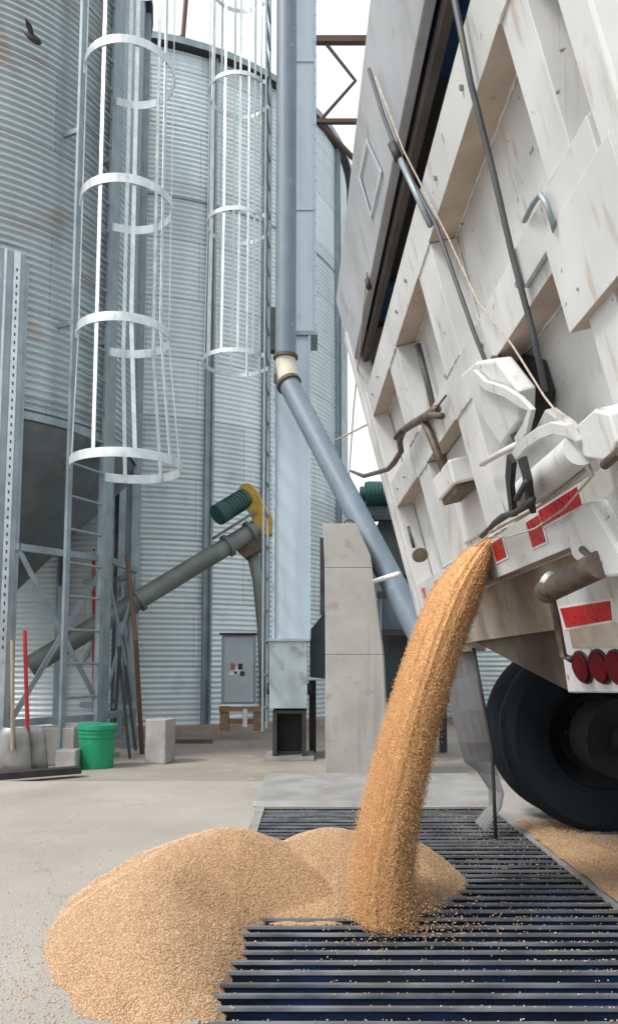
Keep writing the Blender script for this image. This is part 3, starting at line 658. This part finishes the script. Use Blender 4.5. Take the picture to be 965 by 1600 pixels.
# brown latch lever on the far half
gtube('latch_lever',[(548,736,.12),(568,744,.11),(590,738,.09),(606,733,.07),(616,722,.06),(626,705,.05),(624,690,.045),(630,672,.04),(645,662,.03),(664,652,.02),(682,640,.015)],[.008,.012,.012,.012,.015,.014,.013,.015,.016,.018,.020],'brown',6)
gtube('latch_lever',[(660,655,.02),(672,680,.02),(700,752,.015)],.015,'brown')
gtube('latch_pin',[(670,648,.04),(690,650,.03)],.012,'olive')
gtube('latch_wire',[(678,642,.02),(696,618,.01)],.004,'olive')
gtube('latch_wire',[(524,688,.12),(548,676,.1),(572,664,.05)],.006,'rope')
gtube('latch_pin',[(628,672,.05),(618,684,.05)],.012,'dark')
mb = MB(); mb.gbox(1.22,1.52,.37,.46,-.06,.03); mb.build('latch_bracket','whitec',gt,bevel=.008)
mb = MB(); mb.gbox(1.24,1.50,.345,.367,-.05,.02); mb.build('latch_bracket_lip','olive',gt)
# chute gear on the near half: gusset, handle arch, bar, straps
mb = MB().plate([gp(740,582,.0),gp(765,560,.0),gp(800,556,.0),gp(838,604,.0),gp(836,652,.0),gp(806,692,.0),gp(770,640,.0)],GW*.045); mb.build('chute_gusset','whitec',gt,bevel=.008)
gstrip('chute_brace',[(742,584,.055),(760,602,.055),(790,612,.06),(815,628,.06),(830,640,.06),(822,668,.06),(808,690,.055)],.026,.012,'whitec')
mb = MB().plate([gp(756,724,.0),gp(806,690,.0),gp(836,668,.0),gp(850,640,.0),gp(880,662,.0),gp(900,690,.0),gp(830,760,.0),gp(792,800,.0),gp(776,770,.0)],GW*-.03); mb.build('chute_frame','whitec',gt,bevel=.004)
MB().tube([gp(818,772,.085),gp(838,755,.085),gp(880,722,.085),gp(906,700,.085)],.035,18).build('chute_bar','whitec',gt,smooth=True,auto=True)
gstrip('chute_handle',[(806,712,.07),(822,692,.085),(845,676,.10),(866,668,.10),(888,672,.10),(900,686,.09),(905,700,.08)],.026,.016,'whitec')
gtube('chute_handle_rod',[(752,725,.03),(785,706,.04),(812,692,.05)],.009,'white')
MB().plate([gp(884,690,.085),gp(902,662,.085),gp(926,640,.085),gp(950,646,.085),gp(963,690,.085),gp(950,722,.085),gp(914,716,.085)],GW*-.09).build('chute_pivot','whitec',gt,bevel=.005)
MB().tube([gp(944,726,.088),gp(968,706,.088)],.010,10).build('pivot_pin','brown',gt)
MB().tube([gp(776,557,.0),gp(774,566,.006)],.016,8).build('gusset_bolt','olive',gt)
MB().plate([gp(800,548,-.088),gp(850,562,-.088),gp(866,612,-.088),gp(856,665,-.088),gp(838,705,-.088),gp(822,690,-.088),gp(832,600,-.088)],GW*.006).build('chute_recess_shade','inside',gt)  # dark plate painting the shade in the recess beside the chute, no real opening
for pts in (((799,716,.15),(796,750,.15),(801,800,.13)),((815,716,.15),(823,745,.15),(829,795,.13))):
    P_ = [gp(*q) for q in pts]; MB().strip(P_,[GW]*3,.030,.012).build('rubber_strap','black',gt)
gtube('strap_hook',[(832,780,.15),(818,792,.15),(802,802,.14),(785,806,.10),(770,818,.05)],.0075,'dark')
gtube('strap_hook',[(822,752,.16),(812,770,.16),(806,780,.16)],.007,'dark')
# reflective tape on the bottom rail
def tape(u0,u1,v0,v1,m_='red',w0=.001): 
    MB().gbox(u0-.012,u1+.012,v0-.006,v1+.006,w0,w0+.0022).build('tape_border','whitep',gt)
    MB().gbox(u0,u1,v0,v1,w0+.0024,w0+.004).build('reflective_tape',m_,gt)
tape(1.68,1.80,.055,.118); tape(2.06,2.17,.045,.118); tape(2.18,2.46,.085,.128)
tape(.80,.90,.06,.105,'redpale'); tape(.60,.68,.055,.105,'redpale'); tape(.24,.34,.05,.105,'redpale')
MB().tube([gp(654,868,.0),gp(657,867,.012)],.035,16).build('rail_hole','olive',gt,smooth=True,auto=True)
gtube('drip_slot',[(637,822,.0),(646,856,.0)],.008,'strap')
gtube('marker_rod',[(585,908,.09),(604,902,.09),(622,897,.07)],.016,'whitep')
# apron below the gate
def gplate(name, pix, w_, th, m_, parent=None, bevel=0, label=None):
    return MB().plate([gp(x,y,w_) for x,y in pix], GW*-th).build(name, m_, parent or tk, bevel=bevel, label=label)
gplate('rear_apron',[(700,905),(770,905),(872,836),(930,790),(948,880),(868,984),(742,1002),(688,1012)],-.11,.02,'dirt')
gplate('frame_gusset',[(741,1002),(868,985),(900,1084),(872,1072),(800,1034)],-.14,.05,'under')
for yy in (2.15,3.0): MB().box((3.5,yy,.86),(4.7,.11,.20)).build('chassis_rail','under',tk,bevel=.01)
for xx in (1.2,2.4,3.6,4.8): MB().box((xx,2.575,.86),(.10,.73,.16)).build('cross_member','under',tk)
lpan = gplate('lamp_panel',[(866,925),(960,850),(1100,780),(1100,1085),(886,1083),(872,985)],-.035,.03,'whitec',bevel=.006)
gplate('stain_plate',[(888,985),(958,972),(985,985),(985,1012),(893,1012)],-.033,.0015,'dirt',lpan)
gplate('tape_border',[(871,948),(954,935),(957,972),(881,985)],-.0335,.0015,'whitep',lpan)
gplate('reflective_tape',[(874,951),(951,939),(954,969),(883,981)],-.031,.0024,'red',lpan)
for (x,y) in ((911,1042),(939,1041),(967,1043)):
    c0 = gp(x,y,-.034); pts = [c0+GU*.054*math.cos(t)+GE*.042*math.sin(t) for t in np.linspace(0,2*math.pi,28,endpoint=False)]
    pb_ = [c0+GU*.060*math.cos(t)+GE*.047*math.sin(t) for t in np.linspace(0,2*math.pi,28,endpoint=False)]
    o = MB().plate(pb_,GW*.006).build('tail_light','black',lpan)
    MB().plate([p+GW*.0065 for p in pts],GW*.008).build('lens','lamp',o,bevel=.004)
hb_ = gplate('hinge_bracket',[(876,822),(905,788),(922,786),(962,855),(985,900),(930,905),(893,872)],.035,.05,'whitec',bevel=.008)
gplate('hinge_bracket',[(930,780),(1000,730),(1040,860),(985,880)],.0,.05,'whitec',bevel=.008)
MB().tube([gp(853,924,.06),gp(900,900,.05),gp(936,882,.04)],.031,20).build('hinge_pin','brown',tk,smooth=True,auto=True)
MB().tube([gp(846,912,.075),gp(853,908,.07),gp(860,903,.065)],[.008,.016,.018],14).build('pin_cap','galvl',tk,smooth=True)
MB().tube([gp(848,918,.08),gp(862,924,.07)],.02,10).build('pin_bolt','olive',tk,smooth=True)
MB().tube([gp(861,936,.05),gp(868,965,.04),gp(879,1024,.02),gp(892,1030,.01)],.0105,10).build('pin_handle','brown',tk,smooth=True)
MB().tube([gp(908,858,.04),gp(920,870,.045),gp(915,884,.04)],.008,8).build('bracket_hook','olive',tk)
# torn mudflap hanging on the far side, with its wire
Yf_ = 3.95
L_ = [(702,1012),(702,1060),(704,1110),(716,1160),(724,1190),(745,1206),(762,1232),(764,1258),(742,1285)]
R_ = [(736,1012),(744,1060),(757,1110),(766,1160),(770,1190),(778,1212),(787,1240),(783,1262),(758,1300)]
vs = []; fs = []
for i,(l_,r_) in enumerate(zip(L_,R_)):
    for k in range(5):
        q = k/4; vs.append(at_y(l_[0]+(r_[0]-l_[0])*q, l_[1]+(r_[1]-l_[1])*q, Yf_+.012*math.sin(i*1.3+q*2)-.04*q*max(0,i-4)/4))
for i in range(len(L_)-1):
    for k in range(4): fs.append((i*5+k,i*5+k+1,(i+1)*5+k+1,(i+1)*5+k))
o = MB().add(vs,fs).build('mudflap','flap',tk); sm = o.modifiers.new('thick','SOLIDIFY'); sm.thickness = .008
MB().tube([at_y(739,1012,3.87),at_y(752,1085,3.87),at_y(768,1170,3.87),at_y(771,1240,3.87),at_y(774,1316,3.87)],.009,8).build('mudflap_wire','dark',tk,smooth=True)
MB().beam(at_y(690,1010,4.0),at_y(756,1008,3.9),.05,.06).build('mudflap_bracket','dirt',tk)
# wheels: rear duals far side and near side, axle
def wheel(cx, y0, sgn):
    wz = .5; r = .5; wd = .27
    prof = [(.29,0),(.31,-.004),(.36,-.012),(.42,-.008),(.462,.0),(.488,.03),(.499,.06),(.5,wd/2)]
    prof = prof[:-1]+[(.501,.075),(.491,.079),(.491,.087),(.501,.091),(.502,.128),(.492,.131),(.492,.139),(.502,.142)]+[(a_,wd-b__) for a_,b__ in reversed(prof[:-2])]
    T = Matrix.Translation((cx,y0,wz)) @ Matrix.Rotation(R(-90 if sgn > 0 else 90),4,'X')
    t = MB().lathe(prof+[prof[0]],(0,0),72).xf(T)
    to = t.build('tyre','tyre',tk,smooth=True,auto=True)
    rimp = [(.30,.0),(.285,.012),(.275,.06),(.255,.075),(.20,.13),(.13,.14),(.125,.05),(.10,.03),(.095,.0),(.03,-.01)]
    MB().lathe(rimp,(0,0),48).xf(T).build('rim','rim',to,smooth=True,auto=True)
    nb = MB()
    for k in range(10):
        a = 2*math.pi*k/10; nb.tube([(.165*math.cos(a),.165*math.sin(a),.11),(.165*math.cos(a),.165*math.sin(a),.138)],.014,6)
    nb.xf(T).build('wheel_nuts','dark',to)
for y0 in (3.98,4.32): wheel(1.515,y0,1)
for y0 in (1.62,1.28): wheel(1.515,y0,-1)
MB().tube([(1.515,1.6,.5),(1.515,3.97,.5)],.075,16).tube([(1.515,2.55,.5),(1.515,3.0,.5)],.2,20).build('axle','rim',tk,smooth=True,auto=True)
MB().tube([(1.515,3.72,.5),(1.515,3.98,.5)],.19,28).build('brake_drum','rim',tk,smooth=True,auto=True)

# ------------------------------------------------------------------ grain
def noise2(n, seed):                       # smooth value noise on the unit square, periodic in both
    r_ = np.random.default_rng(seed).normal(size=(n,n))
    def f(x,y):
        x = np.asarray(x)%n; y = np.asarray(y)%n; i = np.floor(x).astype(int); j = np.floor(y).astype(int); a = x-i; b = y-j
        a = a*a*(3-2*a); b = b*b*(3-2*b); i1=(i+1)%n; j1=(j+1)%n; i%=n; j%=n
        return (r_[i,j]*(1-a)+r_[i1,j]*a)*(1-b)+(r_[i,j1]*(1-a)+r_[i1,j1]*a)*b
    return f
nA, nB_ = noise2(32,1), noise2(32,2)
def cone(X,Y,cx,cy,hh,l,r_,f,b,k=.18):
    dx = X-cx; dy = Y-cy
    q = np.sqrt((dx/np.where(dx<0,l,r_))**2+(dy/np.where(dy<0,f,b))**2)
    return hh*(math.sqrt(1+k*k)-np.sqrt(q*q+k*k))/(math.sqrt(1+k*k)-k)
def pile_h(X,Y):
    wob = .007*nA(X*5,Y*5)+.004*nB_(X*16,Y*16)
    dx = X+wob+.30; dy = Y+wob-2.90
    q = np.sqrt((dx/np.where(dx<0,.57,.72))**2+(dy/np.where(dy<0,1.0,.70))**2); c1 = .252*(1-q**1.6)*np.where(q>1,1.6,1)
    xe = -.20+.022*nA(Y*7+3,Y*0+1)+.012*nB_(Y*22,X*0)+.05*np.clip((2.15-Y)/.3,0,1)*-1
    e1 = (xe-X)*.72
    bl = np.clip((Y-2.66)/.22,0,1); bl = bl*bl*(3-2*bl); e2 = e1*(1-bl)+bl*(.35+0*X); kk = .10; hh_ = np.clip(.5+.5*(e2-c1)/kk,0,1); c1 = e2*(1-hh_)+c1*hh_-kk*hh_*(1-hh_)
    c1 = np.where((X>-.25),c1-.25*np.clip(X+.25,0,1),c1)
    c2 = cone(X+wob,Y+wob,.10,3.14,.205,.50,.46,.45,.55,.3)
    c3 = cone(X+wob,Y+wob,.40,3.22,.150,.3,.23,.30,.4,.35)
    h_ = np.maximum(np.maximum(c1,c2),c3)
    # the hollow the stream digs
    h_ = h_-.07*np.exp(-(((X-.25)/.13)**2+((Y-2.70)/.16)**2))
    return h_+.0016*nB_(X*30,Y*30)+.0035*nA(X*9,Y*9)
def oct_kernels(P, D, S, L=1.9):           # P centres, D long axis directions, S half widths
    n = len(P); D = D/np.linalg.norm(D,axis=1)[:,None]
    a = np.cross(D, rng.normal(size=(n,3))); a /= np.linalg.norm(a,axis=1)[:,None]; b = np.cross(D,a)
    S = S[:,None]
    V = np.stack([P-D*S*L, P+a*S, P+b*S*.85, P-a*S, P-b*S*.85, P+D*S*L],1).reshape(-1,3)
    base = np.array([(0,2,1),(0,3,2),(0,4,3),(0,1,4),(5,1,2),(5,2,3),(5,3,4),(5,4,1)])
    Fc = (base[None]+6*np.arange(n)[:,None,None]).reshape(-1,3)
    return V, Fc
def np_mesh(name, V, Fc, m_, parent=None, org=(0,0,0), smooth=True):
    me = bpy.data.meshes.new(name); V = V-np.array(org); k = Fc.shape[1]
    me.vertices.add(len(V)); me.vertices.foreach_set('co', V.astype(np.float32).ravel())
    me.loops.add(Fc.size); me.loops.foreach_set('vertex_index', Fc.astype(np.int32).ravel())
    me.polygons.add(len(Fc)); me.polygons.foreach_set('loop_start', np.arange(0,Fc.size,k,dtype=np.int32))
    me.update(calc_edges=True); me.validate()
    if smooth: me.polygons.foreach_set('use_smooth', np.ones(len(me.polygons),dtype=bool))
    me.materials.append(M[m_]); o = bpy.data.objects.new(name, me); col.objects.link(o)
    if parent is not None: o.parent = parent
    else: o.location = org
    return o
# kernel material: each kernel its own shade
def kernel_mat(name, cols, rough=.5):
    m = bpy.data.materials.new(name); m.use_nodes = True; n = m.node_tree.nodes; l = m.node_tree.links
    ge = n.new('ShaderNodeNewGeometry'); cr = n.new('ShaderNodeValToRGB'); e = cr.color_ramp.elements
    e[0].color = (*cols[0],1); e[1].color = (*cols[-1],1)
    for i,c in enumerate(cols[1:-1]): q = e.new((i+1)/(len(cols)-1)); q.color = (*c,1)
    l.new(ge.outputs['Random Per Island'], cr.inputs['Fac']); l.new(cr.outputs[0], n['Principled BSDF'].inputs['Base Color'])
    n['Principled BSDF'].inputs['Roughness'].default_value = rough
    n['Principled BSDF'].inputs['Specular IOR Level'].default_value = .35
    return m
M['kernel'] = kernel_mat('wheat_kernels', [(.40,.235,.12),(.56,.36,.205),(.65,.46,.30),(.75,.59,.43)])
M['kernelf'] = kernel_mat('falling_kernels', [(.55,.30,.125),(.64,.37,.165),(.70,.43,.21),(.77,.52,.30)])

po = Vector((-.3,2.8,0))
gpile = thing('grain_pile', po, 'heap of golden wheat grain spilled on the slab and the left end of the grate', 'grain pile')
nx, ny = 260, 300
xs = np.linspace(-1.1,.78,nx); ys = np.linspace(1.62,3.75,ny); X,Y = np.meshgrid(xs,ys,indexing='ij'); Z = pile_h(X,Y)
V = np.stack([X,Y,np.maximum(Z,-.03)],-1).reshape(-1,3); keep = Z > -.012
idx = np.arange(nx*ny).reshape(nx,ny); q = np.stack([idx[:-1,:-1],idx[1:,:-1],idx[1:,1:],idx[:-1,1:]],-1).reshape(-1,4)
kk = keep.reshape(-1); q = q[kk[q].any(1)]
used = np.unique(q); remap = -np.ones(nx*ny,int); remap[used] = np.arange(len(used))
np_mesh('heap', V[used], remap[q], 'grain', gpile, po)
n = 210000; px = rng.uniform(-1.05,.75,n); py_ = rng.uniform(1.65,3.6,n); pz = pile_h(px,py_)
ok = pz > -.002; px,py_,pz = px[ok],py_[ok],np.maximum(pz[ok],0)
near = rng.uniform(size=len(px)) < np.clip(1.7-(py_-1.6)*.55,.45,1); px,py_,pz = px[near],py_[near],pz[near]
P_ = np.stack([px,py_,pz+.0012],-1); D = rng.normal(size=P_.shape); D[:,2] *= .35
V,Fc = oct_kernels(P_,D,rng.uniform(.0013,.0021,len(P_)))
o = np_mesh('loose_kernels', V, Fc, 'kernel', gpile, po, False); o['kind'] = 'stuff'

# scattered grain on slab, grate bars and beside the tyre
pts = []
def scat(n_, cx, cy, sx, sy, z=.002): 
    a = np.stack([rng.normal(cx,sx,n_),rng.normal(cy,sy,n_),np.full(n_,z)],-1); pts.append(a)
scat(1300,-.66,2.3,.16,.36); scat(160,-1.0,2.6,.5,.6); scat(80,-.9,1.9,.5,.3)
a = np.stack([rng.uniform(-1.9,-.3,250),rng.uniform(1.5,4.5,250),np.full(250,.002)],-1); pts.append(a)
n_ = 26000; a = np.stack([1.12+rng.exponential(.16,n_),rng.uniform(2.0,4.3,n_),np.full(n_,.0)],-1)
a[:,2] = .012+.004*rng.normal(size=n_); pts.append(a)
allp = np.concatenate(pts); 
on = (allp[:,0] > GX0-.01)&(allp[:,0] < GX1+.01)&(allp[:,1] < GY1); allp = allp[~on]
barys = [float((c.bound_box[0][1]+c.bound_box[6][1])/2+ORG['pit_grate'].y) for c in gr.children if c.name.startswith('bar')]
bb = []
for by in barys:
    k = int(rng.integers(25,95)); xx = np.where(rng.uniform(size=k) < .35, rng.uniform(.7,1.08,k), rng.uniform(GX0,1.08,k))
    bb.append(np.stack([xx,by+rng.uniform(-.008,.008,k),np.full(k,.007)],-1))
allp = np.concatenate([allp]+bb); D = rng.normal(size=allp.shape); D[:,2] *= .2
V,Fc = oct_kernels(allp,D,rng.uniform(.0015,.0024,len(allp)))
tag(np_mesh('scattered_grain', V, Fc, 'kernel', None, (0,0,0), False), 'loose wheat kernels strewn over the slab, grate bars and beside the tyre', 'grain', kind='stuff')
# low drift of grain along the grate edge by the tyre
xs = np.linspace(1.10,1.9,60); ys = np.linspace(1.9,4.3,120); X,Y = np.meshgrid(xs,ys,indexing='ij')
Z = .022*np.clip(1-(X-1.1)/(.42+.12*nA(Y*4,X*3)),-.4,1)*np.clip((4.2-Y)/.5,-.2,1)+.004*nA(X*14,Y*14)
V = np.stack([X,Y,Z-.003],-1).reshape(-1,3); idx = np.arange(60*120).reshape(60,120); q = np.stack([idx[:-1,:-1],idx[1:,:-1],idx[1:,1:],idx[:-1,1:]],-1).reshape(-1,4)
tag(np_mesh('grain_drift', V, q, 'grain', None, (0,0,0)), 'thin drift of wheat lying along the right edge of the grate below the tyre', 'grain', kind='stuff')

# the falling stream
s1 = Vector((.262,2.66,.0))
# the grain shoots out of the chute to the rear and falls in an arc
PCEN = [(752,855),(734,877),(714,926),(694,974),(675,1022),(659,1070),(646,1118),(634,1166),(621,1215),(609,1263),(602,1311),(598,1359),(598,1407),(598,1432)]
_q = [at_y(a_,b__,2.66+.08*(1432-b__)/577) for a_,b__ in PCEN]; _t = np.array([(b__-855)/577 for a_,b__ in PCEN])
_px, _py, _pz = [np.polyfit(_t,np.array([p[k] for p in _q]),4) for k in range(3)]
def spath(t):
    t = np.asarray(t)
    return np.stack([np.polyval(_px,t),np.polyval(_py,t),np.polyval(_pz,t)],-1)
def swid(t): return .21*(1-t)**1.3+.13*(1-(1-t)**1.3), .022+.053*np.clip(t*7,0,1)**.7+.012*t**3
fs_ = thing('grain_stream', (s1.x,s1.y,0), 'curtain of orange wheat grain pouring from the truck gate onto the pile', 'grain stream')
nt_, na = 150, 384
T = np.linspace(0,1,nt_); A_ = np.linspace(0,2*math.pi,na,endpoint=False); TT,AA = np.meshgrid(T,A_,indexing='ij')
C_ = spath(TT.ravel()).reshape(nt_,na,3); wy,wx = swid(TT)
nC = noise2(64,5); nD = noise2(64,6)
ridge = 1+.030*nC(AA/(2*math.pi)*64,TT*3+.6*np.sin(AA*3))*(.5+TT)+.011*nD(AA/(2*math.pi)*128,TT*4+2*np.sin(AA*5))+.010*nC(AA/(2*math.pi)*192+7,TT*9)
V = C_.copy(); V[...,0] += np.cos(AA)*wx*ridge; V[...,1] += np.sin(AA)*wy*ridge; V[...,2] += -.35*np.cos(AA)*wx*(1-TT)
V = V.reshape(-1,3); idx = np.arange(nt_*na).reshape(nt_,na); q = np.stack([idx[:-1],np.roll(idx,-1,1)[:-1],np.roll(idx,-1,1)[1:],idx[1:]],-1).reshape(-1,4)
np_mesh('core', V, q, 'flow', fs_, (s1.x,s1.y,0))
n = 110000; t = rng.uniform(0,1,n)**.7; a = rng.uniform(0,2*math.pi,n); rr = .985+np.abs(rng.normal(0,.13,n))*(.35+1.2*t)
wy,wx = swid(t); c = spath(t); dx = spath(np.clip(t+.01,0,1.01))-spath(t-.01)
k_ = 1+.030*nC(a/(2*math.pi)*64,t*3+.6*np.sin(a*3))*(.5+t)
P_ = c.copy(); P_[:,0] += np.cos(a)*wx*rr*k_; P_[:,1] += np.sin(a)*wy*rr*k_; P_[:,2] += -.35*np.cos(a)*wx*(1-t)+.01*rng.normal(size=n)
D = dx/np.linalg.norm(dx,axis=1)[:,None]+.22*rng.normal(size=dx.shape)
# kernels bouncing where it lands
n2 = 1000; rad = np.abs(rng.normal(0,.15,n2)); a2 = rng.uniform(0,2*math.pi,n2)
Q = np.stack([.34+rad*np.cos(a2)*1.15,2.56+rad*np.sin(a2)*.8,np.abs(rng.normal(.0,.07,n2))*np.clip(1-rad*1.2,.1,1)+.01],-1)
hq = pile_h(Q[:,0],Q[:,1]); Q[:,2] = np.maximum(Q[:,2],hq+.004)
P_ = np.concatenate([P_,Q]); D = np.concatenate([D,rng.normal(size=Q.shape)])
V,Fc = oct_kernels(P_,D,np.concatenate([rng.uniform(.0010,.0016,n),rng.uniform(.0014,.0021,n2)]),2.2)
o = np_mesh('falling_kernels', V, Fc, 'kernelf', fs_, (s1.x,s1.y,0), False); o['kind'] = 'stuff'
